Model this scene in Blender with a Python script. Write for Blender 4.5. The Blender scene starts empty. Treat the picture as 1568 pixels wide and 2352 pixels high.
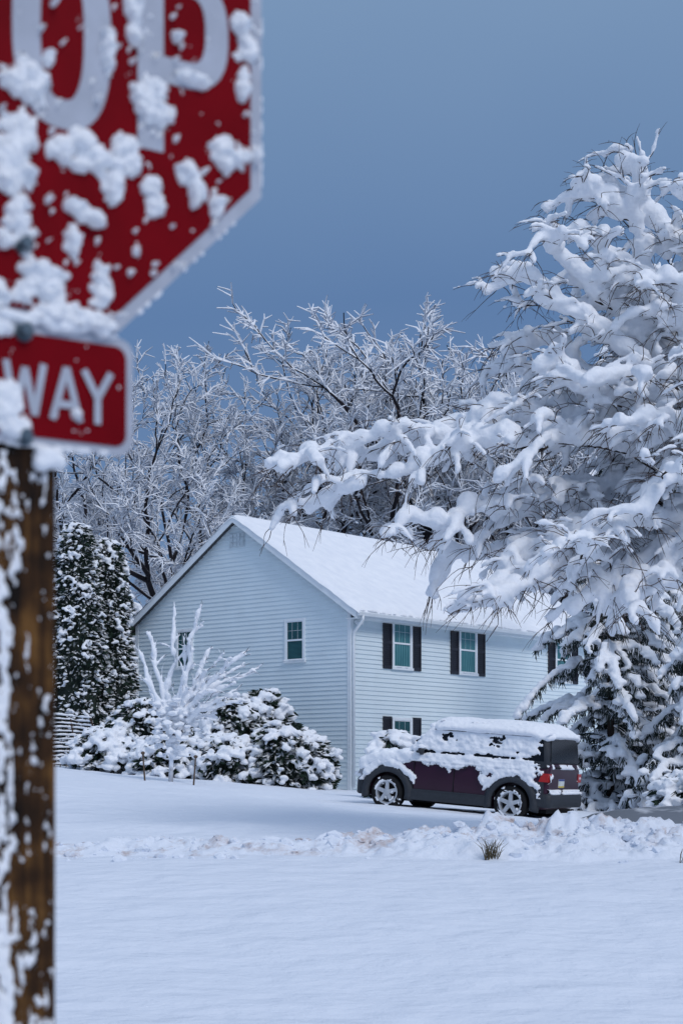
import bpy, math, random
from mathutils import Vector, Matrix, noise
R = math.radians
rng = random.Random(7)
scene = bpy.context.scene
COL = scene.collection
V = Vector

# ------------------------------------------------------------ materials
def new_mat(name):
    m = bpy.data.materials.new(name); m.use_nodes = True
    nt = m.node_tree; b = nt.nodes["Principled BSDF"]
    return m, nt, b
def N(nt, t, **kw):
    n = nt.nodes.new(t)
    for k, v in kw.items():
        if k in n.inputs.keys(): n.inputs[k].default_value = v
        else: setattr(n, k, v)
    return n
def ramp(nt, stops):
    n = nt.nodes.new("ShaderNodeValToRGB"); e = n.color_ramp.elements
    while len(e) < len(stops): e.new(0.5)
    for i, (p, c) in enumerate(stops):
        e[i].position = p; e[i].color = (c[0], c[1], c[2], 1) if len(c) == 3 else c
    return n
def add_bump(nt, b, scale, strength, dist=0.02, detail=4, coord='Object'):
    tc = N(nt, "ShaderNodeTexCoord"); nz = N(nt, "ShaderNodeTexNoise", Scale=scale, Detail=detail)
    nt.links.new(tc.outputs[coord], nz.inputs["Vector"])
    bp = N(nt, "ShaderNodeBump", Strength=strength, Distance=dist)
    nt.links.new(nz.outputs["Fac"], bp.inputs["Height"]); nt.links.new(bp.outputs[0], b.inputs["Normal"])
    return nz, bp
def simple(name, col, rough=0.6, var=0.15, scale=6, bump=0.2, metal=0.0, bd=0.01, spec=0.5):
    m, nt, b = new_mat(name)
    nz, bp = add_bump(nt, b, scale, bump, bd)
    c0 = tuple(max(0, c*(1-var)) for c in col); c1 = tuple(min(1, c*(1+var)) for c in col)
    rp = ramp(nt, [(0.3, c0), (0.7, c1)])
    nt.links.new(nz.outputs["Fac"], rp.inputs[0]); nt.links.new(rp.outputs[0], b.inputs["Base Color"])
    b.inputs["Roughness"].default_value = rough; b.inputs["Metallic"].default_value = metal
    b.inputs["Specular IOR Level"].default_value = spec
    return m
def snow_mat(name, scale, dist, strength=0.5):
    m, nt, b = new_mat(name)
    nz, bp = add_bump(nt, b, scale, strength, dist, 6)
    rp = ramp(nt, [(0.3, (.81, .84, .89)), (0.7, (.90, .92, .95))])
    nt.links.new(nz.outputs["Fac"], rp.inputs[0]); nt.links.new(rp.outputs[0], b.inputs["Base Color"])
    b.inputs["Roughness"].default_value = 0.8; b.inputs["Specular IOR Level"].default_value = 0.1
    return m
M_snow = snow_mat("snow", 11, 0.05)
M_snow_fine = snow_mat("snow_fine", 120, 0.006, 0.8)
M_snow_far = snow_mat("snow_far", 3, 0.03)

def snowy_bark(name, bark, thr=0.1, wide=0.25, nscale=3.0):
    m, nt, b = new_mat(name)
    g = N(nt, "ShaderNodeNewGeometry"); s = N(nt, "ShaderNodeSeparateXYZ")
    nt.links.new(g.outputs["Normal"], s.inputs[0])
    nz = N(nt, "ShaderNodeTexNoise", Scale=nscale, Detail=3)
    nt.links.new(g.outputs["Position"], nz.inputs["Vector"])
    a = N(nt, "ShaderNodeMath", operation='MULTIPLY_ADD'); a.inputs[1].default_value = 1.2; 
    nt.links.new(nz.outputs["Fac"], a.inputs[0]); nt.links.new(s.outputs["Z"], a.inputs[2])
    rp = ramp(nt, [(0, bark), (1, (.84, .87, .92))])
    mr = N(nt, "ShaderNodeMapRange"); mr.inputs["From Min"].default_value = 0.6+thr; mr.inputs["From Max"].default_value = 0.6+thr+wide
    nt.links.new(a.outputs[0], mr.inputs["Value"]); nt.links.new(mr.outputs[0], rp.inputs[0])
    nt.links.new(rp.outputs[0], b.inputs["Base Color"])
    b.inputs["Roughness"].default_value = 0.85; b.inputs["Specular IOR Level"].default_value = 0.1
    return m
M_bark = snowy_bark("bark_with_snow", (.035, .026, .022), 0.40)
M_icybark = snowy_bark("frosted_stem", (.10, .09, .10), -0.45, 0.3)
M_bgbark = snowy_bark("far_bark_with_snow", (.026, .023, .027), 0.30, 0.2, 1.2)
M_bgtwig = snowy_bark("frosted_twig", (.36, .39, .46), -0.75, 0.4, 0.9)
M_twig = simple("brown_twig", (.048, .027, .019), 0.8)
M_leaf = snowy_bark("evergreen_leaf", (.022, .038, .027), 0.32, 0.5, 2.0)
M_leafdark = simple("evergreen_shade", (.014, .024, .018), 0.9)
M_needle = snowy_bark("needle", (.03, .042, .038), 0.25, 0.45, 3.0)

M_siding = simple("vinyl_siding", (.74, .84, .88), 0.55, 0.03, 1.5, 0.08)
M_trim = simple("white_trim", (.82, .87, .90), 0.5, 0.03, 4, 0.05)
M_shutter = simple("dark_shutter", (.012, .012, .02), 0.5, 0.2, 8, 0.1)
M_roof = simple("roof_shingle", (.08, .08, .085), 0.9)
def glass_mat(name, c0, c1, sc, horiz=False):
    m, nt, b = new_mat(name)
    tc = N(nt, "ShaderNodeTexCoord")
    w = N(nt, "ShaderNodeTexWave", Scale=sc, Distortion=1.5 if not horiz else 0.0)
    w.bands_direction = 'Z' if horiz else 'X'
    nt.links.new(tc.outputs["Object"], w.inputs["Vector"])
    nz = N(nt, "ShaderNodeTexNoise", Scale=1.7)
    nt.links.new(tc.outputs["Object"], nz.inputs["Vector"])
    mx = N(nt, "ShaderNodeMath", operation='MULTIPLY'); nt.links.new(w.outputs["Fac"], mx.inputs[0]); nt.links.new(nz.outputs["Fac"], mx.inputs[1])
    rp = ramp(nt, [(0.1, c0), (0.6, c1)]); nt.links.new(mx.outputs[0], rp.inputs[0])
    nt.links.new(rp.outputs[0], b.inputs["Base Color"])
    b.inputs["Roughness"].default_value = 0.06
    return m
M_curtain = glass_mat("teal_curtained_glass", (.04, .15, .17), (.12, .32, .34), 3.0)
M_glassdk = glass_mat("dark_teal_glass", (.008, .05, .055), (.03, .13, .14), 9.0, True)

M_red = simple("sign_red", (.165, .0010, .005), 0.5, 0.15, 10, 0.03, spec=.06)
M_white = simple("sign_white", (.40, .43, .50), 0.5, 0.10, 20, 0.03, spec=.15)
M_steel = simple("galvanized_bolt", (.12, .16, .19), 0.4, 0.2, 30, 0.1, 0.7)
def wood_mat():
    m, nt, b = new_mat("weathered_wood")
    tc = N(nt, "ShaderNodeTexCoord"); mp = N(nt, "ShaderNodeMapping"); mp.inputs["Scale"].default_value = (70, 70, 4)
    nt.links.new(tc.outputs["Object"], mp.inputs[0])
    nz = N(nt, "ShaderNodeTexNoise", Scale=1.0, Detail=8, Roughness=0.7); nt.links.new(mp.outputs[0], nz.inputs["Vector"])
    n2 = N(nt, "ShaderNodeTexNoise", Scale=14.0, Detail=5); nt.links.new(tc.outputs["Object"], n2.inputs["Vector"])
    mu = N(nt, "ShaderNodeMath", operation='MULTIPLY'); nt.links.new(nz.outputs["Fac"], mu.inputs[0]); nt.links.new(n2.outputs["Fac"], mu.inputs[1])
    rp = ramp(nt, [(0.16, (.006, .004, .003)), (0.25, (.04, .018, .007)), (0.35, (.14, .066, .019)), (.5, (.22, .11, .035))])
    nt.links.new(mu.outputs[0], rp.inputs[0]); nt.links.new(rp.outputs[0], b.inputs["Base Color"])
    bp = N(nt, "ShaderNodeBump", Strength=0.6, Distance=0.004); nt.links.new(nz.outputs["Fac"], bp.inputs["Height"])
    nt.links.new(bp.outputs[0], b.inputs["Normal"]); b.inputs["Roughness"].default_value = 0.8; b.inputs["Specular IOR Level"].default_value = 0.15
    return m
M_wood = wood_mat()

M_paint = simple("maroon_car_paint", (.030, .006, .020), 0.3, 0.1, 3, 0.02, spec=.35)
M_clad = simple("grey_plastic_cladding", (.032, .037, .045), 0.6, 0.1, 20, 0.1, spec=.3)
M_black = simple("black_rubber", (.010, .010, .011), 0.7, 0.1, 30, 0.2, spec=.2)
M_cglass = simple("car_glass", (.006, .007, .010), 0.15, 0.1, 2, 0.0, spec=.25)
M_alloy = simple("alloy_wheel", (.5, .52, .55), 0.4, 0.1, 10, 0.05, 0.4)
M_tail = simple("tail_light_red", (.42, .012, .010), 0.25, 0.1, 30, 0.1)
M_plate_w = simple("plate_white", (.6, .62, .6), 0.4)
M_plate_b = simple("plate_blue", (.02, .05, .25), 0.4)
M_plate_y = simple("plate_yellow", (.6, .45, .05), 0.4)
M_straw = simple("dry_grass", (.10, .08, .045), 0.9)
M_stake = simple("wooden_stake", (.10, .07, .05), 0.9)

# ------------------------------------------------------------ mesh helpers
def mk(name, verts, faces, mat, parent=None, smooth=False, loc=None):
    me = bpy.data.meshes.new(name); me.from_pydata([tuple(v) for v in verts], [], faces); me.validate(verbose=False)
    if smooth: me.polygons.foreach_set("use_smooth", [True]*len(me.polygons))
    if mat: me.materials.append(mat)
    o = bpy.data.objects.new(name, me); COL.objects.link(o)
    if parent: o.parent = parent
    if loc is not None: o.location = loc
    return o
def empty(name, loc, rot=(0, 0, 0), label=None, cat=None, group=None):
    o = bpy.data.objects.new(name, None); COL.objects.link(o); o.location = loc; o.rotation_euler = rot
    o.empty_display_size = 0.3
    tag(o, label, cat, group); return o
def tag(o, label=None, cat=None, group=None, kind=None):
    if label: o["label"] = label
    if cat: o["category"] = cat
    if group: o["group"] = group
    if kind: o["kind"] = kind
import bmesh
def ico(sub):
    b = bmesh.new(); bmesh.ops.create_icosphere(b, subdivisions=sub, radius=1)
    r = ([v.co.copy() for v in b.verts], [tuple(v.index for v in f.verts) for f in b.faces]); b.free(); return r
ICO = {1: ico(1), 2: ico(2)}
class MB:
    def __init__(s): s.v = []; s.f = []
    def box(s, x0, x1, y0, y1, z0, z1):
        b = len(s.v)
        s.v += [V((x, y, z)) for z in (z0, z1) for y in (y0, y1) for x in (x0, x1)]
        s.f += [(b, b+2, b+3, b+1), (b+4, b+5, b+7, b+6), (b, b+1, b+5, b+4), (b+2, b+6, b+7, b+3), (b, b+4, b+6, b+2), (b+1, b+3, b+7, b+5)]
    def quad(s, *p):
        b = len(s.v); s.v += [V(q) for q in p]; s.f.append(tuple(range(b, b+len(p))))
    def tube(s, pts, rad, n=6, cap=True):
        b = len(s.v); L = len(pts)
        up = V((0.13, 0.21, 0.97))
        for i, p in enumerate(pts):
            d = (pts[min(i+1, L-1)]-pts[max(i-1, 0)])
            if d.length < 1e-6: d = V((0, 0, 1))
            d.normalize(); a = d.cross(up)
            if a.length < 0.05: a = d.cross(V((1, 0, 0)))
            a.normalize(); c = a.cross(d)
            r = rad[i]
            for k in range(n):
                t = 2*math.pi*k/n
                s.v.append(p+a*(r*math.cos(t))+c*(r*math.sin(t)))
        for i in range(L-1):
            for k in range(n):
                k2 = (k+1) % n
                s.f.append((b+i*n+k, b+i*n+k2, b+(i+1)*n+k2, b+(i+1)*n+k))
        if cap:
            s.f.append(tuple(b+k for k in range(n))[::-1]); s.f.append(tuple(b+(L-1)*n+k for k in range(n)))
    def blob(s, c, rx, ry, rz, jit=0.0, r=rng, sub=2):
        b = len(s.v); iv, if_ = ICO[sub]
        for v in iv:
            j = 1+r.uniform(-jit, jit)
            s.v.append(V((c[0]+v.x*rx*j, c[1]+v.y*ry*j, c[2]+v.z*rz*j)))
        s.f += [tuple(b+i for i in f) for f in if_]
    def loft(s, rings, close=True):
        n = len(rings[0]); b = len(s.v)
        for rg in rings: s.v += [V(p) for p in rg]
        for i in range(len(rings)-1):
            for k in range(n):
                k2 = (k+1) % n
                s.f.append((b+i*n+k, b+i*n+k2, b+(i+1)*n+k2, b+(i+1)*n+k))
        if close:
            s.f.append(tuple(range(b, b+n))[::-1]); s.f.append(tuple(range(b+(len(rings)-1)*n, b+len(rings)*n)))
    def make(s, name, mat, parent=None, smooth=False, loc=None): return mk(name, s.v, s.f, mat, parent, smooth, loc)

def bake(o, smooth=True):
    dg = bpy.context.evaluated_depsgraph_get(); dg.update()
    me = bpy.data.meshes.new_from_object(o.evaluated_get(dg))
    o.modifiers.clear(); o.data = me
    if smooth: me.polygons.foreach_set("use_smooth", [True]*len(me.polygons))
def remesh(o, voxel, sm=2, mat=None, lump=0, lsize=.2):
    m = o.modifiers.new("r", 'REMESH'); m.mode = 'VOXEL'; m.voxel_size = voxel
    if sm:
        s = o.modifiers.new("s", 'SMOOTH'); s.iterations = sm; s.factor = 0.5
    if lump:
        tx = bpy.data.textures.new("lump", 'CLOUDS'); tx.noise_scale = lsize; tx.noise_depth = 2
        d = o.modifiers.new("d", 'DISPLACE'); d.texture = tx; d.strength = lump; d.mid_level = .5
    bake(o)
    if mat and not o.data.materials: o.data.materials.append(mat)

def snow_sheet(name, parent, mat, u0, u1, v0, v1, res, fn, mp, under=-0.004):
    nu = int((u1-u0)/res)+1; nv = int((v1-v0)/res)+1
    T = [[fn(u0+i*res, v0+j*res) for i in range(nu)] for j in range(nv)]
    idx = {}; vs = []; fs = []
    def gi(i, j):
        if (i, j) not in idx:
            t = T[j][i]; idx[(i, j)] = len(vs); vs.append(mp(u0+i*res, v0+j*res, t if t > 0 else under))
        return idx[(i, j)]
    for j in range(nv-1):
        for i in range(nu-1):
            if max(T[j][i], T[j][i+1], T[j+1][i], T[j+1][i+1]) > 0:
                fs.append((gi(i, j), gi(i+1, j), gi(i+1, j+1), gi(i, j+1)))
    return mk(name, vs, fs, mat, parent, True)
def nz3(x, y, z=0.0): return noise.noise(V((x, y, z)))
def fbm(x, y, z=0.0): return nz3(x, y, z)+0.5*nz3(2.1*x, 2.1*y, z+7)+0.25*nz3(4.3*x, 4.3*y, z+13)
def sstep(a, b, x):
    t = max(0, min(1, (x-a)/(b-a))); return t*t*(3-2*t)
def lerp_tab(tab, x):
    if x <= tab[0][0]: return tab[0][1]
    for (a, fa), (b, fb) in zip(tab, tab[1:]):
        if x <= b: return fa+(fb-fa)*(x-a)/(b-a)
    return tab[-1][1]

# ------------------------------------------------------------ terrain
ZT = [(-1000, 0), (5, 0), (9, -.02), (11.5, 0.02), (15, .33), (19, .68), (22, .80), (26, .93), (32, 1.07), (40, 1.22), (47, 1.33), (60, 1.5), (100, 2.2), (300, 5), (1500, 20)]
def ground_z(x, y):
    z = (lerp_tab(ZT, y-1)+lerp_tab(ZT, y)+lerp_tab(ZT, y+1))/3
    xx = max(-14, min(6, x))
    lat = -.078*(xx-1) if xx < 1 else -.06*(xx-1)
    z += lat*sstep(21, 33, y)
    return z
def bank_w(x, y):
    c = 21.1+.3*nz3(x*.4, 2.2)+.12*nz3(x*1.7, 4.2); wd = .6+.8*sstep(-1, 3, x)
    d = (y-c)/wd
    return max(0, 1-d*d)
def ground_detail(x, y):
    z = ground_z(x, y)
    if 5 < y < 60 and -15 < x < 15:
        z += .045*nz3(x*.5, y*.35)+.028*nz3(x*1.1, y*1.2, 3)+.010*nz3(x*2.6, y*3, 5)+.004*nz3(x*8, y*8, 6)
        w = bank_w(x, y)
        if w > 0:
            R_ = sstep(-1.5, 3, x)
            amp = .11+.15*R_
            z += amp*w*(.75+.9*nz3(x*1.9, y*1.9, 1)) 
            z += w**.6*(.7+.8*R_)*(.13*abs(fbm(x*3.0, y*3.0, 4))+.065*abs(nz3(x*8, y*8, 8))+.02*abs(nz3(x*19, y*19, 2)))
        z += .05*sstep(24, 24.6, y+.4*nz3(x*.5, 0))
    return z
def axis(parts):
    out = []
    for a, b, st in parts:
        n = max(1, int(round((b-a)/st)))
        out += [a+(b-a)*i/n for i in range(n)]
    out.append(parts[-1][1]); return out
XS = axis([(-1200, -200, 200), (-200, -40, 20), (-40, -10, 2), (-10, -5, .15), (-5, 6.5, .03), (6.5, 10, .15), (10, 40, 2), (40, 200, 20), (200, 1200, 200)])
YS = axis([(-300, -20, 40), (-20, 8, 2), (8, 19.5, .12), (19.5, 22.8, .03), (22.8, 25.5, .08), (25.5, 50, .2), (50, 80, 2), (80, 300, 20), (300, 1500, 150)])
gv = [V((x, y, ground_detail(x, y))) for y in YS for x in XS]
nx = len(XS)
gf = [(j*nx+i, j*nx+i+1, (j+1)*nx+i+1, (j+1)*nx+i) for j in range(len(YS)-1) for i in range(nx-1)]
def ground_mat():
    m, nt, b = new_mat("ground_snow")
    g = N(nt, "ShaderNodeNewGeometry")
    mp = N(nt, "ShaderNodeMapping"); mp.inputs["Scale"].default_value = (1, 1.3, 1); nt.links.new(g.outputs["Position"], mp.inputs[0])
    n1 = N(nt, "ShaderNodeTexNoise", Scale=1.7, Detail=7, Roughness=0.5); nt.links.new(mp.outputs[0], n1.inputs["Vector"])
    n3 = N(nt, "ShaderNodeTexNoise", Scale=35.0, Detail=5); nt.links.new(g.outputs["Position"], n3.inputs["Vector"])
    bp = N(nt, "ShaderNodeBump", Strength=0.8, Distance=0.15); nt.links.new(n1.outputs["Fac"], bp.inputs["Height"])
    bp2 = N(nt, "ShaderNodeBump", Strength=0.45, Distance=0.015); nt.links.new(n3.outputs["Fac"], bp2.inputs["Height"]); nt.links.new(bp.outputs[0], bp2.inputs["Normal"])
    nt.links.new(bp2.outputs[0], b.inputs["Normal"])
    s = N(nt, "ShaderNodeSeparateXYZ"); nt.links.new(g.outputs["Position"], s.inputs[0])
    r1 = N(nt, "ShaderNodeMapRange"); r1.inputs["From Min"].default_value = 20.0; r1.inputs["From Max"].default_value = 20.7
    r2 = N(nt, "ShaderNodeMapRange"); r2.inputs["From Min"].default_value = 22.6; r2.inputs["From Max"].default_value = 21.6
    nt.links.new(s.outputs["Y"], r1.inputs[0]); nt.links.new(s.outputs["Y"], r2.inputs[0])
    mm = N(nt, "ShaderNodeMath", operation='MULTIPLY'); nt.links.new(r1.outputs[0], mm.inputs[0]); nt.links.new(r2.outputs[0], mm.inputs[1])
    n2 = N(nt, "ShaderNodeTexNoise", Scale=2.6, Detail=7, Roughness=0.7); nt.links.new(g.outputs["Position"], n2.inputs["Vector"])
    r3 = N(nt, "ShaderNodeMapRange"); r3.inputs["From Min"].default_value = 0.52; r3.inputs["From Max"].default_value = 0.72
    nt.links.new(n2.outputs["Fac"], r3.inputs[0])
    m2 = N(nt, "ShaderNodeMath", operation='MULTIPLY'); nt.links.new(mm.outputs[0], m2.inputs[0]); nt.links.new(r3.outputs[0], m2.inputs[1])
    rp = ramp(nt, [(0, (.76, .81, .89)), (1, (.40, .29, .25))]); nt.links.new(m2.outputs[0], rp.inputs[0])
    nt.links.new(rp.outputs[0], b.inputs["Base Color"]); b.inputs["Roughness"].default_value = 0.8; b.inputs["Specular IOR Level"].default_value = 0.1
    return m
M_ground = ground_mat()
g = mk("ground", gv, gf, M_ground, None, True); tag(g, kind="structure", label="snow covered lawn and street with a ploughed bank")

mb = MB(); r2 = random.Random(5)
for i in range(800):
    x = r2.uniform(-4.5, 6.5) if i % 3 else r2.uniform(1, 6.5)
    y = 21.0+r2.gauss(0, .45); s = min(.09, r2.expovariate(1/.025)+.008)
    mb.blob((x, y, ground_detail(x, y)), s*r2.uniform(.8, 1.5), s*r2.uniform(.8, 1.2), s*.75, .3, r2, 1)
o = mb.make("snow_clods", M_ground, None, False)
tag(o, "loose clods of dirty ploughed snow on the bank", "snow", kind="stuff")

def tuft(x, y, n, h, seed):
    r = random.Random(seed); mb = MB(); z = ground_detail(x, y)-.03
    for i in range(n):
        a = r.uniform(0, 6.28); l = h*r.uniform(.5, 1.1); sp = r.uniform(.1, .8)
        p0 = V((x+r.uniform(-.08, .08), y+r.uniform(-.04, .04), z))
        p1 = p0+V((math.cos(a)*sp*l*.4, math.sin(a)*sp*l*.4, l*.6)); p2 = p1+V((math.cos(a)*sp*l*.6, math.sin(a)*sp*l*.6, l*.3))
        mb.tube([p0, p1, p2], [.005, .004, .001], 3)
    o = mb.make("grass_tuft", M_straw, None); tag(o, "dry brown grass tuft poking out of the snow bank", "grass", "grass tufts in the bank")
tuft(1.75, 19.9, 50, .27, 1); tuft(3.93, 19.5, 24, .2, 2)

# ------------------------------------------------------------ stop sign
sign = empty("stop_sign", (-.430, 2.136, 0), (0, 0, R(33)), "red four way stop sign caked in snow on a wooden post", "stop sign")
ZC = 2.562
def octa(a):
    b = a*math.tan(math.pi/8)
    return [(a, -b), (a, b), (b, a), (-b, a), (-a, b), (-a, -b), (-b, -a), (b, -a)]
def plate(name, pts, y0, y1, zc, mat, parent, uc=0):
    n = len(pts); vs = [V((uc+p[0], y0, zc+p[1])) for p in pts]+[V((uc+p[0], y1, zc+p[1])) for p in pts]
    fs = [tuple(range(n)), tuple(range(2*n-1, n-1, -1))]+[(i, i+n, (i+1) % n+n, (i+1) % n) for i in range(n)]
    return mk(name, vs, fs, mat, parent)
panel = plate("sign_panel", octa(.381), -.001, .002, ZC, M_white, sign)
plate("red_field", octa(.363), -.003, -.0012, ZC, M_red, panel)
class Letters(MB):
    k = 0
    def stroke(s, path, w, y, closed=False):
        s.k += 1; y = y-.0003*s.k; n = len(path); L = []; Rr = []
        for i in range(n):
            a = V(path[(i-1) % n] if closed or i > 0 else path[0]); b = V(path[(i+1) % n] if closed or i < n-1 else path[-1])
            d = (b-a); d.normalize(); nn = V((-d.y, d.x)); p = V(path[i])
            L.append(p+nn*w/2); Rr.append(p-nn*w/2)
        m = n if closed else n-1
        for i in range(m):
            j = (i+1) % n
            s.quad((L[i].x, y, L[i].y), (L[j].x, y, L[j].y), (Rr[j].x, y, Rr[j].y), (Rr[i].x, y, Rr[i].y))
def sup(cx, cy, rx, ry, a0, a1, n, e=2.6):
    out = []
    for i in range(n):
        t = R(a0+(a1-a0)*i/(n-1)); c = math.cos(t); q = math.sin(t)
        out.append((cx+rx*math.copysign(abs(c)**(2/e), c), cy+ry*math.copysign(abs(q)**(2/e), q)))
    return out
L = Letters(); sw = .038; h = .127; yy = -.0034
L.stroke(sup(.086, ZC, .049, h-.02, 0, 351, 40), sw, yy, True)
L.stroke([(.211, ZC-h), (.211, ZC+h)], sw, yy)
L.stroke([(.211, ZC+h-.02), (.25, ZC+h-.02)]+sup(.264, ZC+.045, .046, .062, 90, -90, 16)+[(.25, ZC-.017), (.211, ZC-.017)], sw*.92, yy)
L.stroke([(-.125, ZC+h-.02), (-.005, ZC+h-.02)], sw, yy); L.stroke([(-.065, ZC+h-.04), (-.065, ZC-h)], sw, yy)
L.stroke(sup(-.225, ZC+.055, .045, .052, 20, 255, 16)+sup(-.225, ZC-.053, .045, .054, 75, -160, 16), sw, yy)
L.make("lettering", M_white, panel)
blobs = [(.036,-.0765,.036,.029),(.15,-.012,.010,.028),(.186,.05,.014,.04),(.205,-.052,.030,.024),(.218,-.078,.028,.022),(.275,-.022,.026,.010),
 (.329,-.111,.034,.023),(.265,-.15,.018,.018),(.278,-.172,.014,.021),(.211,-.176,.014,.020),(.216,-.2,.013,.018),(.175,-.14,.024,.028),(.158,-.18,.017,.034),(.11,-.15,.042,.027),(.14,-.158,.030,.019),
 (.105,-.222,.020,.009),(.125,-.232,.021,.012),(.1,-.269,.011,.026),(.016,-.18,.034,.050),(.03,-.15,.020,.030),(.028,-.252,.020,.032),(.056,-.326,.036,.038),(.138,-.316,.017,.033),
 (.098,-.362,.055,.017),(.007,-.28,.016,.013),(.19,-.262,.007,.010),(.309,-.186,.010,.019),(.065,-.042,.009,.011),(.25,.03,.008,.008),(.35,-.012,.010,.024),(.36,.04,.016,.018),
 (-.02,-.35,.03,.03),(.14,-.372,.03,.010),(.37,-.1,.006,.012),(.345,.07,.014,.014),(.09,.075,.008,.012),(.075,.12,.01,.008)]
rb = random.Random(11)
for i in range(34):
    blobs.append((rb.uniform(-.36, -.02), rb.uniform(-.34, .36), rb.uniform(.012, .04), rb.uniform(.015, .045)))
for i in range(16):
    blobs.append((rb.uniform(0, .36), rb.uniform(.15, .36), rb.uniform(.012, .04), rb.uniform(.015, .045)))
for i in range(90):
    blobs.append((rb.uniform(.0, .355), rb.uniform(-.3, .09), rb.uniform(.0010, .0034), rb.uniform(.0015, .006)))
def octin(u, v, a=.376):
    return abs(u) < a and abs(v) < a and abs(u)+abs(v) < a*1.4142
def f_panel(u, v):
    if not octin(u, v): return 0
    m = -9
    for (a, b, ru, rv) in blobs:
        du = (u-a)/ru; dv = (v-b)/rv
        if abs(du) < 2.3 and abs(dv) < 2.3: m = max(m, 1-(du*du+dv*dv))
    rough = fbm(u*36, v*36)+.6*fbm(u*110, v*110, 3)
    m2 = fbm(u*60, v*50, 2)-.80+(.20 if (u > .2 and v > -.14) else 0)
    m = max(m+.9*rough-.02, m2*.6)
    if m <= 0: return 0
    return .015*min(1, m)**.7*(1+.6*nz3(u*60, v*60)+.4*nz3(u*150, v*150, 4))
snow_sheet("snow_patch", panel, M_snow_fine, -.38, .38, -.38, .38, .0024, f_panel, lambda u, v, t: V((u, -.004-t, ZC+v)))
mb = MB()
for i in range(46):
    u = rb.uniform(-.15, .15); mb.blob((u, -.004, ZC-.378+rb.uniform(-.002, .008)), rb.uniform(.006, .014), .010, rb.uniform(.004, .010))
for i in range(12):
    v = rb.uniform(-.15, .15); mb.blob((.381, 0, ZC+v), .002, .005, rb.uniform(.006, .014))
for i in range(12):
    t = rb.uniform(0, 1); mb.blob((.158+.22*t, 0, ZC-.381+.22*t), .004, .005, .004)
o = mb.make("rim_snow", M_snow_fine, panel, True); remesh(o, .003, 2, M_snow_fine)
PZ = 2.104; PC = .034
def rrect(hw, hh, r, n=6):
    out = []
    for cx, cy, a in ((hw-r, hh-r, 0), (-hw+r, hh-r, 90), (-hw+r, -hh+r, 180), (hw-r, -hh+r, 270)):
        for i in range(n+1):
            t = R(a+90*i/n); out.append((cx+r*math.cos(t), cy+r*math.sin(t)))
    return out[::-1]
plq = plate("plaque", rrect(.153, .076, .02), -.001, .002, PZ, M_white, sign, PC)
plate("red_field", rrect(.142, .065, .016), -.003, -.0012, PZ, M_red, plq, PC)
L = Letters(); c = PZ-.006; hh = .034; w = .0094
def ln(*p): L.stroke([(a+.012, c+b*hh) for a, b in p], w, -.0034)
ln((-.002, 1), (.009, -.95)); ln((.009, -.95), (.023, .8)); ln((.023, .8), (.036, -.95)); ln((.036, -.95), (.048, 1))
ln((.06, -1), (.079, 1)); ln((.079, 1), (.098, -1)); ln((.066, -.4), (.092, -.4))
ln((.103, 1), (.122, 0)); ln((.141, 1), (.122, 0)); ln((.122, .1), (.122, -1))
ln((-.07, 1), (-.07, -1)); ln((-.07, .95), (-.102, -.35)); ln((-.104, -.4), (-.058, -.4)); ln((-.045, -.05), (-.02, -.05))
L.make("lettering", M_white, plq)
pb = [(.012, -.028, .021, .036), (.022, -.055, .024, .018), (.105, -.03, .008, .007), (-.08, .02, .03, .03), (-.1, -.05, .03, .02), (.0, .065, .02, .010), (-.05, -.04, .02, .02)]
def f_plq(u, v):
    if abs(u-PC) > .15 or abs(v) > .074: return 0
    m = max(1-(((u-a)/ru)**2+((v-b)/rv)**2) for a, b, ru, rv in pb)
    m = max(m+.6*fbm(u*50, v*50, 8)+.4*fbm(u*140, v*140), (fbm(u*70, v*70, 3)-.80)*.6)
    return .012*min(1, m)**.6*(1+.4*nz3(u*70, v*70)) if m > 0 else 0
snow_sheet("snow_patch", plq, M_snow_fine, -.125, .19, -.078, .078, .0024, f_plq, lambda u, v, t: V((u, -.004-t, PZ+v)))
mb = MB()
for i in range(44):
    u = rb.uniform(-.12, .16); mb.blob((u, 0, PZ+(.077 if i % 2 else -.076)), rb.uniform(.005, .012), .007, rb.uniform(.003, .006))
for i in range(10): mb.blob((.066+rb.uniform(-.010, .014), -.005, PZ-.094+rb.uniform(-.012, .012)), .012, .012, .012)
o = mb.make("rim_snow", M_snow_fine, plq, True); remesh(o, .003, 2, M_snow_fine)
mb = MB(); x0, x1, y0, y1 = -.009, .081, .004, .093; b = .004
ring = [(x0+b, y0), (x1-b, y0), (x1, y0+b), (x1, y1-b), (x1-b, y1), (x0+b, y1), (x0, y1-b), (x0, y0+b)]
mb.loft([[(p[0]+.0015*nz3(z*7, p[0]*90), p[1], z) for p in ring] for z in [-.1+i*.1 for i in range(31)]])
post = mb.make("post", M_wood, sign)
def f_post(u, v):
    left = sstep(.055, .005, u)
    low = sstep(1.60, 1.2, v)
    m = fbm(u*50, v*14, 21)*.9+fbm(u*130, v*60, 5)*1.0-.64+.66*left+.50*low*(1 if u < .060 else .6)
    if u > .077 or u < -.007: m = -1
    return .006*min(1, m)**.6 if m > 0 else 0
snow_sheet("snow_patch", post, M_snow_fine, -.008, .08, 1.0, 2.02, .0022, f_post, lambda u, v, t: V((u, .004-t, v)))
snow_sheet("snow_patch", post, M_snow_fine, .0, .09, 1.0, 2.9, .005, lambda u, v: (.01*math.sqrt(max(0, min(1, fbm(u*40, v*18, 4)+.05)))), lambda u, v, t: V((x0-t, .004+u, v)))
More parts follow.
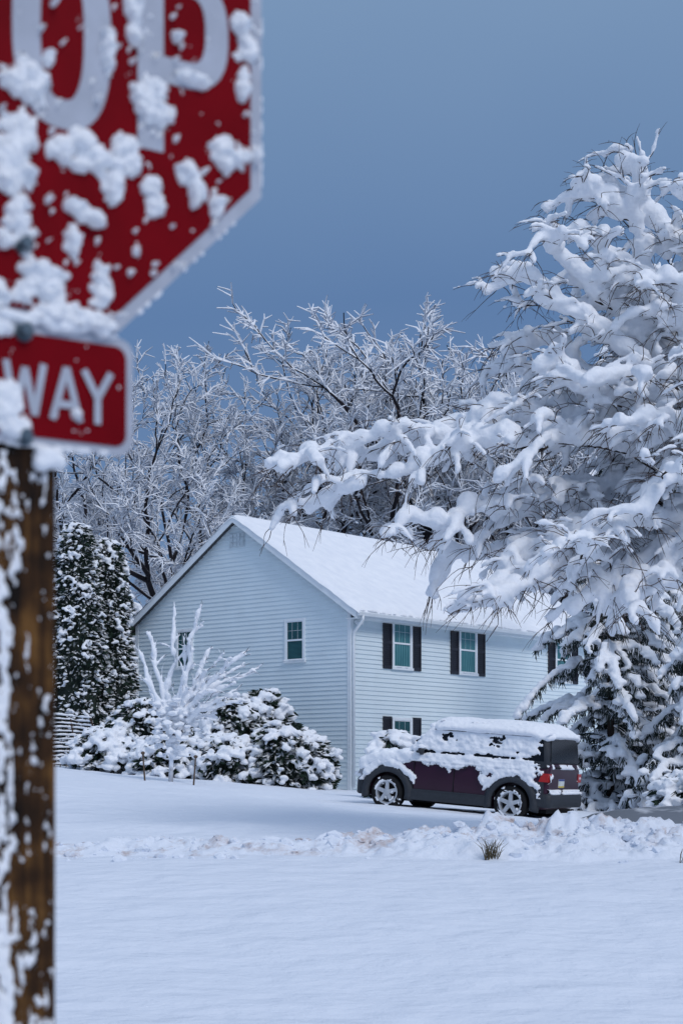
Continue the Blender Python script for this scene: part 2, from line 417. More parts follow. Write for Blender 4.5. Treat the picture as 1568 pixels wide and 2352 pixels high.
for z in (ZC-.283, PZ+.066, PZ-.066):
    mb = MB()
    mb.loft([[(.033+r*math.cos(k*math.pi/6), y, z+r*math.sin(k*math.pi/6)) for k in range(12)] for r, y in ((.013, -.003), (.013, -.006), (.008, -.006), (.008, -.018), (.005, -.021))])
    mb.make("bolt", M_steel, sign)

# ------------------------------------------------------------ house
HZ = 1.3; HL = 13.0; HW = 8.52; WT = 5.25; SL = .66
house = empty("house", (.25, 47, HZ), (0, 0, R(50)), "white clapboard two storey house with a snow covered gable roof", "house")
def roofz(y): return 5.28+SL*(y if y < HW/2 else HW-y)
def siding(rangefn, z0, z1, mp):
    mb = MB(); e = .125; z = z0
    while z < z1-1e-4:
        zt = min(z+e, z1); a0, b0 = rangefn(z); a1, b1 = rangefn(zt)
        if b0-a0 > .02:
            mb.quad(mp(a0, z, .026), mp(b0, z, .026), mp(b1, zt, .003), mp(a1, zt, .003))
            mb.quad(mp(a0, z, .003), mp(b0, z, .003), mp(b0, z, .026), mp(a0, z, .026))
        z = zt
    return mb
siding(lambda z: (0, HL), -.6, WT, lambda u, z, n: (u, -n, z)).make("facade_wall", M_siding, house)
def grange(z):
    d = max(0, (z-5.2)/SL); return (min(d, HW/2), max(HW-d, HW/2))
siding(grange, -.6, 5.2+SL*HW/2-.01, lambda u, z, n: (-n, u, z)).make("gable_wall", M_siding, house)
siding(grange, -.6, 5.2+SL*HW/2-.01, lambda u, z, n: (HL+n, u, z)).make("gable_wall", M_siding, house)
siding(lambda z: (0, HL), -.6, WT, lambda u, z, n: (u, HW+n, z)).make("garden_wall", M_siding, house)
mb = MB(); mb.box(-.035, .09, -.035, .0-.0, -.6, WT); mb.box(-.035, 0, 0, .09, -.6, WT-.0); mb.make("corner_board", M_trim, house)
mb = MB(); mb.box(-.035, 0, HW-.09, HW+.035, -.6, WT); mb.make("corner_board", M_trim, house)
mb = MB(); mb.box(HL-.09, HL+.035, -.035, 0, -.6, WT); mb.make("corner_board", M_trim, house)
OH = .38; OG = .22
mb = MB(); th = .14
def sec(x): return [(x, -OH, roofz(-OH)), (x, HW/2, roofz(HW/2)-.03), (x, HW+OH, roofz(HW+OH)), (x, HW+OH, roofz(HW+OH)-th), (x, HW/2, roofz(HW/2)-th), (x, -OH, roofz(-OH)-th)]
mb.loft([sec(-OG), sec(HL+OG)]); roof = mb.make("roof", M_roof, house)
for xx in (-OG-.025, HL+OG+.005):
    mb = MB()
    for s0, s1 in ((-OH-.02, HW/2), (HW/2, HW+OH+.02)):
        z0 = roofz(s0)+.01; z1 = roofz(s1)+.01
        vs = [(xx, s0, z0), (xx, s1, z1), (xx, s1, z1-.21), (xx, s0, z0-.21)]
        ring2 = [(xx+.02, a, b) for _, a, b in vs]
        mb.loft([vs, ring2])
    mb.make("rake_board", M_trim, roof)
mb = MB(); mb.box(-OG, HL+OG, -OH-.022, -OH-.002, roofz(-OH)-.2, roofz(-OH)-.005); mb.make("fascia", M_trim, roof)
mb = MB(); mb.box(-OG+.002, HL+OG-.002, -OH, .0, roofz(-OH)-.2, roofz(-OH)-.185); mb.box(-OG+.002, HL+OG-.002, HW, HW+OH, roofz(-OH)-.2, roofz(-OH)-.185); mb.make("soffit", M_trim, roof)
mb = MB(); gz = roofz(-OH)
prof = [(-OH-.024, gz-.03), (-OH-.13, gz-.03), (-OH-.135, gz-.05), (-OH-.11, gz-.13), (-OH-.024, gz-.14)]
mb.loft([[(x, a, b) for a, b in prof] for x in (-OG, HL+OG)]); mb.make("gutter", M_trim, roof)
mb = MB()
dp = [V((-.02, -OH-.08, gz-.12)), V((-.02, -OH-.08, gz-.24)), V((.02, -.12, gz-.55)), V((.03, -.09, gz-.7)), V((.03, -.09, .2))]
mb.tube(dp, [.042]*5, 8); ds = mb.make("downspout", M_trim, house, True)
mb = MB(); mb.box(.12, .22, -.2, -.05, 4.72, 4.8); mb.tube([V((.12, -.15, 4.76)), V((.05, -.22, 4.7))], [.03, .05], 8); mb.tube([V((.22, -.15, 4.76)), V((.29, -.22, 4.7))], [.03, .05], 8)
mb.make("floodlight", M_trim, house)
def roof_snow():
    nxx, nyy = 170, 120; vs = []; fs = []
    X0, X1, Y0, Y1 = -OG-.05, HL+OG+.05, -OH-.12, HW+OH+.12
    for j in range(nyy+1):
        for i in range(nxx+1):
            x = X0+(X1-X0)*i/nxx; y = Y0+(Y1-Y0)*j/nyy
            d = min(x-X0, X1-x, y-Y0, Y1-y)
            e = math.sqrt(max(0, min(1, d/.18)))
            t = .13*e+.010*nz3(x*.8, y*.8)+.02*(1-e)*nz3(x*5, y*5, 2)
            if y < .1 : t += .05*max(0, nz3(x*2.5, 3.0))*e
            yc = abs(y-HW/2); rz = 5.28+SL*(HW/2-math.sqrt(yc*yc+.02))
            if i in (0, nxx) or j in (0, nyy): t = .005+.02*nz3(x*5, y*5, 9)
            vs.append((x+(.02*nz3(y*4, 1) if i in (0, nxx) else 0), y+(.03*nz3(x*4, 5) if j in (0, nyy) else 0), rz+t))
    w = nxx+1
    fs = [(j*w+i, j*w+i+1, (j+1)*w+i+1, (j+1)*w+i) for j in range(nyy) for i in range(nxx)]
    return mk("roof_snow", vs, fs, M_snow_far, roof, True)
roof_snow()
mb = MB(); rr = random.Random(3)
for i in range(150):
    x = rr.uniform(-.1, HL); mb.blob((x, -OH-.07+rr.uniform(-.03, .03), gz+rr.uniform(-.02, .02)), rr.uniform(.05, .14), .07, rr.uniform(.03, .06), .1, rr)
o = mb.make("gutter_snow", M_snow, roof, True); remesh(o, .03, 2, M_snow)
def window(mp, uc, z0, z1, w, shutters, gmat, lowmat):
    def bx(mb, u0, u1, a, b, n0, n1):
        pts = [mp(u, z, n) for z in (a, b) for n in (n0, n1) for u in (u0, u1)]
        k = len(mb.v); mb.v += [V(p) for p in pts]
        mb.f += [(k, k+2, k+3, k+1), (k+4, k+5, k+7, k+6), (k, k+1, k+5, k+4), (k+2, k+6, k+7, k+3), (k, k+4, k+6, k+2), (k+1, k+3, k+7, k+5)]
    hw = w/2; fw = .07; zm = (z0+z1)/2
    mb = MB()
    bx(mb, uc-hw, uc-hw+fw, z0, z1, .0, .06); bx(mb, uc+hw-fw, uc+hw, z0, z1, .0, .06)
    bx(mb, uc-hw+fw, uc+hw-fw, z1-fw, z1, .0, .058); bx(mb, uc-hw-.03, uc+hw+.03, z0-.03, z0+.04, .0, .08)
    win = mb.make("window", M_trim, house)
    mb = MB(); a, b = uc-hw+fw, uc+hw-fw
    bx(mb, a, b, zm-.025, zm+.025, .034, .05)
    bx(mb, a, a+.03, z0+.04, z1-fw, .034, .046); bx(mb, b-.03, b, z0+.04, z1-fw, .034, .046)
    bx(mb, a, b, z0+.04, z0+.08, .033, .045); bx(mb, a, b, z1-fw-.03, z1-fw, .033, .045)
    ww = (b-a)
    for k in (1, 2): bx(mb, a+ww*k/3-.003, a+ww*k/3+.003, zm, z1-fw, .030, .035)
    bx(mb, a, b, (zm+z1-fw)/2-.003, (zm+z1-fw)/2+.003, .030, .036)
    mb.make("sash", M_trim, win)
    mb = MB(); bx(mb, a-.01, b+.01, zm, z1-fw+.01, .028, .032); mb.make("glass", gmat, win)
    mb = MB(); bx(mb, a-.01, b+.01, z0+.03, zm-.001, .028, .032); mb.make("glass", lowmat, win)
    if shutters:
        for sg in (-1, 1):
            c = uc+sg*(hw+.22); mb = MB()
            bx(mb, c-.19, c-.14, z0-.02, z1+.02, .02, .06); bx(mb, c+.14, c+.19, z0-.02, z1+.02, .02, .06)
            for q in (z0-.02, zm-.04, z1-.06): bx(mb, c-.14, c+.14, q, q+.08, .02, .058)
            n = int((z1-z0)/.06)
            for k in range(n):
                z = z0+.06+k*.06
                if z < z1-.08: bx(mb, c-.14, c+.14, z, z+.035, .022, .048)
            bx(mb, c-.15, c+.15, z0, z1, .015, .028)
            mb.make("shutter", M_shutter, win)
    mb = MB()
    for k in range(8): mb.blob(mp(uc+rr.uniform(-hw, hw), z0+.045, .06), .05, .05, .014, .1, rr)
    mb.make("sill_snow", M_snow, win, True)
fm = lambda u, z, n: (u, -n, z)
gm = lambda u, z, n: (-n, u, z)
for u in (2.26, 5.46, 10.7): window(fm, u, 3.57, 5.02, .92, True, M_curtain, M_curtain)
window(fm, 2.26, .75, 2.18, .92, True, M_glassdk, M_glassdk)
window(fm, 10.7, .75, 2.18, .92, True, M_glassdk, M_glassdk)
window(gm, 2.015, 3.75, 4.97, .76, False, M_glassdk, M_glassdk)
window(gm, 6.42, 3.75, 4.93, .72, False, M_glassdk, M_glassdk)
mb = MB()
for k in range(3):
    for q in range(4):
        y = HW/2-.27+q*.14; z = 7.22+k*.13; mb.box(-.06, -.03, y, y+.115, z, z+.1)
mb.box(-.035, .0, HW/2-.31, HW/2+.31, 7.18, 7.62)
mb.make("gable_vent", simple("vent_grey", (.58, .66, .70)), house)

# ------------------------------------------------------------ car
car = empty("parked_car", (.536, 34.39, 1.16), (0, .0818, R(-27)), "dark maroon boxy car parked in the driveway under thick snow", "car")
st = [(0.12, .58, .38, .78), (.15, .72, .32, .88), (.21, .82, .28, .96), (.40, .88, .25, 1.03), (.7, .90, .24, 1.07), (1.05, .905, .24, 1.10), (1.4, .905, .24, 1.13), (2.4, .905, .24, 1.15), (3.2, .905, .24, 1.16), (3.8, .90, .25, 1.16), (4.0, .89, .28, 1.15), (4.08, .86, .33, 1.13), (4.10, .82, .36, 1.08)]
def csec(x, w, zb, zt):
    h = [(0, zb), (w*.8, zb), (w*.96, zb+.05), (w*.985, zb+.2), (w, zb+.4*(zt-zb)+.05), (w*.99, zb+.7*(zt-zb)), (w*.965, zt-.05), (w*.93, zt-.012), (w*.86, zt), (w*.5, zt+.012), (0, zt+.015)]
    return [(x, -a, z) for a, z in h]+[(x, a, z) for a, z in h[-2:0:-1]]
fine = []
for (a, b) in zip(st, st[1:]):
    n = max(1, int((b[0]-a[0])/.15))
    for k in range(n): fine.append(tuple(a[i]+(b[i]-a[i])*k/n for i in range(4)))
fine.append(st[-1])
mb = MB(); mb.loft([csec(*s) for s in fine]); body = mb.make("body", M_paint, car, True)
WX = (.82, 3.39); WR = .345
mb = MB()
for x in WX:
    for sg in (-1, 1):
        ys = (sg*1.0, sg*.6); rings = [[(x+.41*math.cos(k*math.pi/16), y, WR+.41*math.sin(k*math.pi/16)) for k in range(32)] for y in sorted(ys)]
        mb.loft(rings)
cut = mb.make("cutter", M_black, car)
for oo in (cut, body):
    bm = bmesh.new(); bm.from_mesh(oo.data); bmesh.ops.recalc_face_normals(bm, faces=bm.faces); bm.to_mesh(oo.data); bm.free()
bo = body.modifiers.new("b", 'BOOLEAN'); bo.object = cut; bo.operation = 'DIFFERENCE'; bo.solver = 'EXACT'
bake(body, False); bpy.data.objects.remove(cut)
for p in body.data.polygons: p.use_smooth = p.area < .2
def rr_ring(x0, x1, w, z, r, n=4):
    out = []
    for cx, cy, a in ((x1-r, w-r, 0), (x0+r, w-r, 90), (x0+r, -w+r, 180), (x1-r, -w+r, 270)):
        for i in range(n+1):
            t = R(a+90*i/n); out.append((cx+r*math.cos(t), cy+r*math.sin(t), z))
    return out
mb = MB(); mb.loft([rr_ring(1.22, 4.08, .875, 1.05, .08), rr_ring(1.42, 4.06, .84, 1.38, .1), rr_ring(1.62, 4.02, .80, 1.65, .14), rr_ring(1.72, 3.98, .77, 1.72, .18), rr_ring(1.95, 3.85, .66, 1.765, .25)])
mb.make("cabin", M_clad, car, True)
def pane(name, pts, mat=M_cglass, parent=car, off=V((0, 0, 0))):
    return mk(name, [V(p)+off for p in pts], [tuple(range(len(pts)))], mat, parent)
for sg in (-1, 1):
    def sy(z): return sg*(.875-(z-1.05)*.122+.008)
    for (a, b, c, d) in ((1.50, 2.18, 1.78, 2.18), (2.25, 3.02, 2.25, 3.0), (3.1, 3.98, 3.1, 3.92)):
        pane("side_window", [(a, sy(1.18), 1.18), (b, sy(1.18), 1.18), (d, sy(1.63), 1.63), (c, sy(1.63), 1.63)])
pane("windshield", [(1.28, -.74, 1.13), (1.28, .74, 1.13), (1.605, .66, 1.63), (1.605, -.66, 1.63)], off=V((-.012, 0, .008)))
pane("rear_window", [(4.085, -.78, 1.17), (4.085, .78, 1.17), (4.035, .72, 1.62), (4.035, -.72, 1.62)], off=V((.008, 0, 0)))
for sg in (-1, 1):
    for x in WX:
        mb = MB(); n = 26; rings = []
        for k in range(n+1):
            t = R(-14+208*k/n); c_, s_ = math.cos(t), math.sin(t)
            yo = sg*.945; yi = sg*.84
            rings.append([(x+.395*c_, yi, WR+.395*s_), (x+.40*c_, yo, WR+.40*s_), (x+.48*c_, yo-sg*.002, WR+.48*s_), (x+.55*c_, sg*.905, WR+.55*s_), (x+.56*c_, yi, WR+.56*s_)])
        mb.loft(rings); mb.make("wheel_arch", M_clad, car, True)
    mb = MB(); a, b = sorted((sg*.86, sg*.922)); mb.box(1.27, 2.93, a, b, .25, .42); a, b = sorted((sg*.86, sg*.914)); mb.box(1.27, 2.93, a, b, .42, .46); mb.make("sill", M_clad, car)
    mb = MB()
    a, b = sorted((sg*.80, sg*.913)); mb.box(3.80, 4.02, a, b, .34, .80); mb.make("quarter_panel", M_clad, car)
    for x in (1.36, 2.2, 3.04):
        mb = MB(); a, b = sorted((sg*.86, sg*.9095)); mb.box(x, x+.012, a, b, .46, 1.04); mb.make("door_seam", M_black, car)
    for x in (2.0, 2.32):
        mb = MB(); a, b = sorted((sg*.89, sg*.935)); mb.box(x, x+.13, a, b, .93, .965); mb.make("door_handle", M_clad, car)
    mb = MB(); mb.blob((1.52, sg*.98, 1.21), .06, .09, .075); mb.tube([V((1.52, sg*.86, 1.14)), V((1.52, sg*.96, 1.18))], [.03, .03], 6); mir = mb.make("side_mirror", M_clad, car, True)
    mb = MB(); mb.blob((1.51, sg*.98, 1.28), .07, .10, .05, .1); mb.make("mirror_snow", M_snow, mir, True)
    mb = MB(); mb.loft([[(x, sg*y, z) for x, z in ((3.92, .80), (4.112, .80), (4.112, .96), (3.98, .96))] for y in (.74, .922)]); mb.make("tail_light", M_tail, car)
    mb = MB(); mb.loft([[(x, sg*y, z) for x, z in ((.15, .66), (.4, .70), (.38, .82), (.22, .80))] for y in (.55, .875)]); mb.make("headlight", simple("headlight_lens", (.3, .32, .35), .1), car)
def rbox(x0, x1, w, z0, z1, r):
    mb = MB(); mb.loft([rr_ring(x0+.02, x1-.02, w-.02, z0, r), rr_ring(x0, x1, w, z0+.03, r), rr_ring(x0, x1, w, z1-.04, r), rr_ring(x0+.02, x1-.03, w-.03, z1, r)]); return mb
rbox(.09, .42, .89, .27, .60, .2).make("bumper", M_clad, car, True)
rbox(3.84, 4.18, .91, .32, .58, .09).make("bumper", M_clad, car, True)
mb = MB(); mb.box(.4, 4.0, -.6, .6, .2, .34); mb.tube([V((4.1, -.3, .26)), V((4.43, -.3, .3))], [.03, .025], 8); mb.make("shade_box_hitch", M_black, car)  # dark box added as shade beneath the car, plus the hitch bar
mb = MB(); mb.box(4.102, 4.11, -.34, -.02, .70, .86); pl = mb.make("licence_plate", M_plate_w, car)
mb = MB(); mb.box(4.11, 4.112, -.338, -.022, .825, .858); mb.make("plate_band", M_plate_b, pl)
mb = MB(); mb.box(4.11, 4.112, -.338, -.022, .702, .73); mb.make("plate_band", M_plate_y, pl)
mb = MB(); mb.box(4.09, 4.12, -.55, .55, 1.055, 1.085); mb.make("tailgate_trim", M_black, car)
def lathe(prof, n=40):
    return [[(r*math.cos(2*math.pi*k/n), y, r*math.sin(2*math.pi*k/n)) for k in range(n)] for r, y in prof]
def wheel(x, sg):
    w = empty("wheel", (x, sg*.81, WR)); w.parent = car
    mb = MB(); mb.loft(lathe([(.215, -.10), (.25, -.112), (.31, -.108), (.338, -.085), (WR, -.04), (WR, .04), (.338, .085), (.31, .108), (.215, .10)]), False); mb.make("tyre", M_black, w, True)
    mb = MB(); s = -.1 if sg < 0 else .1; q = 1 if sg > 0 else -1
    mb.loft(lathe([(.232, s), (.232, s+q*.012), (.204, s+q*.01), (.19, s-q*.05), (.18, s-q*.08)]), False)
    for k in range(5):
        t = 2*math.pi*k/5+math.pi/2; d = V((math.cos(t), 0, math.sin(t))); p = V((-math.sin(t), 0, math.cos(t)))
        a = [d*.04-p*.04, d*.04+p*.04, d*.208+p*.034, d*.208-p*.034]
        mb.loft([[v+V((0, s-q*.03, 0)) for v in a], [v+V((0, s+q*.006, 0)) for v in a]])
    mb.loft(lathe([(.06, s-q*.03), (.06, s+q*.012), (.045, s+q*.018), (.001, s+q*.018)], 16), True)
    mb.make("rim", M_alloy, w, False)
    mb = MB(); mb.loft(lathe([(.2, s-q*.07), (.001, s-q*.068)], 24), False); mb.make("backing_disc", M_black, w)  # plain dark disc as background behind the spokes
    sd = x*3+sg
    def f(u, v):
        r = math.hypot(u, v)
        if r > .335: return 0
        m = .7*fbm(u*9, v*9, sd)-.42
        if .22 < r < .27: m += .55
        if v < -.08 and r < .2: m += .15
        return .02*math.sqrt(min(1, m)) if m > 0 else 0
    snow_sheet("wheel_snow", w, M_snow_fine, -.345, .345, -.345, .345, .012, f, lambda u, v, t: V((u, s+q*(t+.002), v)), -.03)
for x in WX:
    for sg in (-1, 1): wheel(x, sg)
mb = MB()
for i in range(44):
    for j in range(24):
        u = 1.60+2.43*i/43; v = -.84+1.68*j/23
        cx_ = max(0, 2.0-u, u-3.72)/.36; cy_ = max(0, abs(v)-.55)/.33
        if cx_*cx_+cy_*cy_ > 1.05: continue
        e = min(1, min(u-1.48, 4.14-u, v+.96, .96-v)/.50)
        hgt = .035+.085*math.sin(e*1.57)+.02*nz3(u*1.5, v*1.5, 4)
        z = 1.755-max(0, 1.95-u)**1.5*.55-max(0, u-3.70)*.35-max(0, abs(v)-.62)*.40
        mb.blob((u, v, z+hgt*.35), .09, .09, hgt, .05)
o = mb.make("roof_snow", M_snow, car, True); remesh(o, .03, 4, M_snow, .03, .3)
mb = MB(); rc = random.Random(9)
HT = [(.1, .74), (.2, .92), (.42, 1.03), (.7, 1.07), (1.05, 1.11), (1.26, 1.15), (1.64, 1.66)]
for i in range(340):
    u = rc.uniform(.17, 1.66); v = rc.uniform(-.80, .80)
    if u > 1.26 and abs(v) > .76: continue
    if (u < .45 and abs(v) > .6+.5*(u-.1)): continue
    mb.blob((u, v, lerp_tab(HT, u)+.03), .10, .10, .085+.05*nz3(u*2, v*2), .1, rc)
for i in range(130):
    u = rc.uniform(.22, 1.28); mb.blob((u, -.88+rc.uniform(-.03, .03), max(WR+math.sqrt(max(0, .60**2-(u-.82)**2)), lerp_tab(HT, u)-rc.uniform(.0, .15))), .07, .05, .06, .1, rc)
for i in range(34):
    v = rc.uniform(-.8, .75); mb.blob((.15+.12*abs(v)**3, v, rc.uniform(.62, .85)), .05, .1, .06, .1, rc)
o = mb.make("bonnet_snow", M_snow, car, True); remesh(o, .028, 2, M_snow, .04, .2)
def f_side(u, v):
    m = -1
    if 1.2 < u < 4.04 and v > 1.0:
        edge = lerp_tab([(1.2, 1.14), (1.75, 1.82), (4.1, 1.82)], u)
        if v < edge:
            m = .52+.7*fbm(u*2.2, v*5, 1)+.5*fbm(u*7, v*11, 6)
            if u > 3.72: m -= (u-3.72)*5
            if v < 1.12: m += .35
            if v > 1.63: m -= .75
            m -= .6*math.exp(-((v-1.20)/.03)**2)
    elif v > .80 and 1.2 < u < 3.98:
        m = (v-.99)*5+.7*fbm(u*2.6, v*3, 3)+.4*fbm(u*8, v*8, 5)+.30-.2*max(0, 2.3-u)
    for x in WX:
        r = math.hypot(u-x, v-WR)
        if .50 < r < .70 and v > WR+.20: m = max(m, .45-abs(r-.59)*6+.5*fbm(u*5, v*5, 2)+(v-WR-.42))
    if m < 0 and .5 < v < .9 and 1.3 < u < 3.0: m = max(m, fbm(u*4.5, v*4.5, 17)-.80)
    if m < 0 and u > 3.8 and .4 < v < 1.0: m = max(m, fbm(u*7, v*7, 19)-.35)
    if 2.65 < u < 2.95 and .5 < v < .95: m = max(m, .6-((u-2.80)/.11)**2-((v-.76)/.14)**2+.4*fbm(u*9, v*9))
    return .05*min(1, m)**.6*(1+.5*nz3(u*5, v*8)+.3*nz3(u*14, v*14)) if m > 0 else 0
def side_y(z): return .925 if z < .95 else (.925-(z-.95)*.38 if z < 1.08 else .876-(z-1.08)*.122)
def rear_x(z): return 4.115 if z < 1.1 else 4.092-(z-1.1)*.11
for sg in (-1, 1):
    snow_sheet("side_snow", car, M_snow, .2, 4.06, .45, 1.84, .018, f_side, lambda u, v, t: V((u, sg*(side_y(v)+t*(1.0)), v)), -.05)
def f_rear(u, v):
    m = .7*fbm(u*4, v*5, 31)-.65
    if 1.03 < v < 1.15: m += .6
    if v > 1.67: m += .9
    if .76 < v < 1.02 and abs(u) > .7: m += .5
    if v < .66 and v > .58: m += .9
    if .7 < v < .86 and -.36 < u < 0: m = -1
    return .04*math.sqrt(min(1, m)) if m > 0 else 0
snow_sheet("tailgate_snow", car, M_snow, -.86, .86, .5, 1.74, .025, f_rear, lambda u, v, t: V((rear_x(v)+t, u, v)), -.05)
mb = MB()
for i in range(50): mb.blob((4.14, rc.uniform(-.85, .85), .59), .05, .06, .03, .1, rc)
o = mb.make("bumper_snow", M_snow, car, True); remesh(o, .02, 2, M_snow)

# ------------------------------------------------------------ snow laden trees
def path(p0, p1, bow, n, jit, r, side=0.0):
    pts = []; d = p1-p0; sd = V((-d.y, d.x, 0))*side; w = r.uniform(0, 50); L = d.length
    for i in range(n+1):
        t = i/n; p = p0.lerp(p1, t)+(V((0, 0, bow))+sd)*(4*t*(1-t))
        k = min(1, t*3)
        p += V((noise.noise(V((w+t*L*1.6, 0, 0))), noise.noise(V((w+t*L*1.6, 9, 0))), noise.noise(V((w+t*L*1.6, 0, 9)))))*(jit*3.2*k)
        pts.append(p)
    return pts
def along(pts, t):
    f = t*(len(pts)-1); i = min(int(f), len(pts)-2); return pts[i].lerp(pts[i+1], f-i), (pts[i+1]-pts[i]).normalized()
def snow_on(mb, pts, r0, r1, r, t0=0.0, n=7, lift=.75, gap=-.32):
    L = sum((b-a).length for a, b in zip(pts, pts[1:])); k = max(4, int(L/.06))
    ph = r.uniform(0, 100); P = []; Rd = []
    def flush():
        if len(P) > 2:
            Rd[0] *= .6; Rd[-1] *= .75; mb.tube(list(P), list(Rd), n)
        P.clear(); Rd.clear()
    for i in range(k+1):
        t = t0+(1-t0)*i/k; p, d = along(pts, min(t, .9999))
        s = (t-t0)*L
        a = noise.noise(V((ph+s*5.5, 0, 0))); b = noise.noise(V((ph+s*1.9, 5, 0)))
        rr_ = (r0+(r1-r0)*i/k)*(1+.8*a+.6*b)
        if b < gap: flush(); continue
        rr_ = max(rr_, .012)
        P.append(p+V((d.y*rr_*.6*b, -d.x*rr_*.6*b, rr_*lift))); Rd.append(rr_)
    flush()
def laden(limbs, r, subs, sublen, twigs, twiglen, sr, tmb, wmb, smb, spread=(22, 65), droop=.22, twigdown=.5, t0=.2, flat=.3, second=2, tr=.007, stub=1):
    for (lp, lr) in limbs:
        n = len(lp); wmb.tube(lp, [lr*(1-i/(n-1))**1.2+.004 for i in range(n)], 6)
        snow_on(smb, lp, sr*1.6, sr*1.05, r, .22, 8, .75, -.5)
        LL = (lp[-1]-lp[0]).length
        ns = max(3, int(subs*LL))
        def dotwigs(sp, num, big=1.0):
            for q in range(num):
                tt = r.uniform(.15, 1); p2, d2 = along(sp, min(tt, .999))
                a = R(r.uniform(15, 60))*(1 if q % 2 else -1)
                d3 = Matrix.Rotation(a, 3, 'Z') @ d2; d3.z += r.uniform(-twigdown, .35); d3.normalize()
                l2 = twiglen*r.uniform(.4, 1.3)*big
                tp = path(p2, p2+d3*l2, .10*l2, 5, .06*l2, r, r.uniform(-.28, .28))
                tmb.tube(tp, [tr, tr*.9, tr*.75, tr*.6, tr*.45, tr*.3], 3, False)
                if r.random() < .45 and d3.z > -.35: snow_on(smb, tp, sr*.36, sr*.28, r, .1, 6)
                for z_ in range(stub):
                    p4, d4 = along(tp, r.uniform(.2, .9)); d5 = (Matrix.Rotation(R(r.uniform(20, 50))*r.choice((1, -1)), 3, 'Z') @ d4+V((0, 0, r.uniform(-.4, .3)))).normalized()
                    tmb.tube([p4, p4+d5*l2*.2, p4+d5*l2*.4+V((0, 0, -.06*l2))], [tr*.6, tr*.45, tr*.25], 3, False)
        for s in range(ns):
            t = t0+(1-t0)*(s+r.random())/ns; p, d = along(lp, min(t, .999))
            a = R(r.uniform(*spread))*(1 if s % 2 else -1)
            dd = Matrix.Rotation(a, 3, 'Z') @ d; dd.z = dd.z*.5+r.uniform(-flat, flat*1.2); dd.normalize()
            l = sublen*(1.15-.6*t)*r.uniform(.5, 1.35)
            sp = path(p, p+dd*l+V((0, 0, -droop*l*r.uniform(0, 1.6))), .15*l, 7, .06*l, r, r.uniform(-.25, .25))
            wmb.tube(sp, [.013-.010*i/7 for i in range(8)], 4, False)
            snow_on(smb, sp, sr*r.uniform(.5, 1.1), sr*r.uniform(.45, .95), r, .0)
            dotwigs(sp, twigs)
            for q in range(second):
                tt = r.uniform(.3, .95); p2, d2 = along(sp, tt)
                a = R(r.uniform(25, 65))*(1 if q % 2 else -1)
                d3 = Matrix.Rotation(a, 3, 'Z') @ d2; d3.z += r.uniform(-.6, .45); d3.normalize(); l2 = l*r.uniform(.35, .7)
                s2 = path(p2, p2+d3*l2+V((0, 0, -droop*l2)), .14*l2, 5, .06*l2, r, r.uniform(-.25, .25))
                wmb.tube(s2, [.009-.006*i/5 for i in range(6)], 3, False)
                snow_on(smb, s2, sr*r.uniform(.35, .8), sr*r.uniform(.3, .75), r, 0, 6)
                dotwigs(s2, max(1, twigs//2), .8)

def big_tree():
    r = random.Random(21)
    tx, ty = 5.05, 22.6; gz_ = ground_z(tx, ty)
    T = empty("deciduous_tree", (tx, ty, gz_), (0, 0, 0), "large spreading tree with boughs bent under heavy snow", "tree")
    off = V((tx, ty, gz_))
    wmb, tmb, smb = MB(), MB(), MB()
    limbs = []
    def limb(tip, z0, bow, lr=.05, n=12):
        p0 = V((tx, ty, z0)); pp = path(p0, V(tip), bow, n, .12, r, r.uniform(-.12, .12)); limbs.append((pp, lr))
    ex = [(3.0, 22, 9.35, 7.0, .45), (2.9, 22.3, 8.75, 6.2, .45), (3.6, 22.2, 9.7, 7.2, .35), (1.9, 21.8, 8.1, 5.4, .45), (2.15, 22.6, 7.55, 5.2, .4), (2.6, 21.5, 8.4, 6.0, .4),
          (2.15, 22.8, 7.2, 5.0, .4), (2.4, 21.6, 6.8, 5.0, .4), (-.92, 21.6, 5.55, 5.8, .50), (-.5, 22.0, 5.1, 5.7, .5), (.0, 22.5, 5.75, 5.7, .45), (.65, 21.2, 4.6, 5.1, .5),
          (1.4, 21.3, 3.65, 4.7, .6), (1.5, 22.2, 6.3, 5.0, .4), (1.2, 22.6, 4.2, 4.7, .5), (2.1, 21.0, 3.8, 4.5, .5), (2.8, 21.2, 3.65, 4.3, .4), (3.5, 20.8, 3.7, 4.2, .3), (1.9, 22.4, 4.9, 5.0, .4),
          (4.3, 21.6, 9.2, 7.0, .3), (3.5, 22.5, 8.3, 6.3, .3)]
    for x, y, z, z0, bow in ex: limb((x, y, z), z0, bow, .045)
    env = [(3.4, 3.0), (4.2, 3.4), (5.2, 3.8), (5.8, 3.3), (6.5, 2.5), (7.5, 2.0), (8.4, 1.6), (9.2, 1.0), (9.5, .5)]
    for k in range(31):
        z = 3.6+5.6*((k+.5)/31)**1.15; az = R(180+r.uniform(-105, 105)) if k % 5 else R(r.uniform(-80, 80))
        re = lerp_tab(env, z)*r.uniform(.6, 1.0)
        z0 = z-lerp_tab([(3.4, -.8), (5.5, .3), (7, 1.6), (9.9, 2.4)], z)
        limb((tx+math.cos(az)*re, ty+math.sin(az)*re, z), z0, r.uniform(.25, .65), .04)
    laden(limbs, r, 2.6, .88, 4, .52, .092, tmb, wmb, smb)
    for m_ in (wmb, tmb, smb):
        for v in m_.v: v -= off
    tr = MB(); tr.tube([V((0, 0, -.3)), V((0, 0, .4)), V((.03, .02, 2.5)), V((-.03, 0, 4.5)), V((.02, .03, 6)), V((0, 0, 7.0))], [.30, .22, .19, .15, .09, .02], 12)
    tr.make("trunk", M_bark, T, True)
    c = wmb.make("crown", M_bark, T, True); tmb.make("twigs", M_twig, c)
    o = smb.make("crown_snow", M_snow, T, True); remesh(o, .028, 3, M_snow, .055, .14)
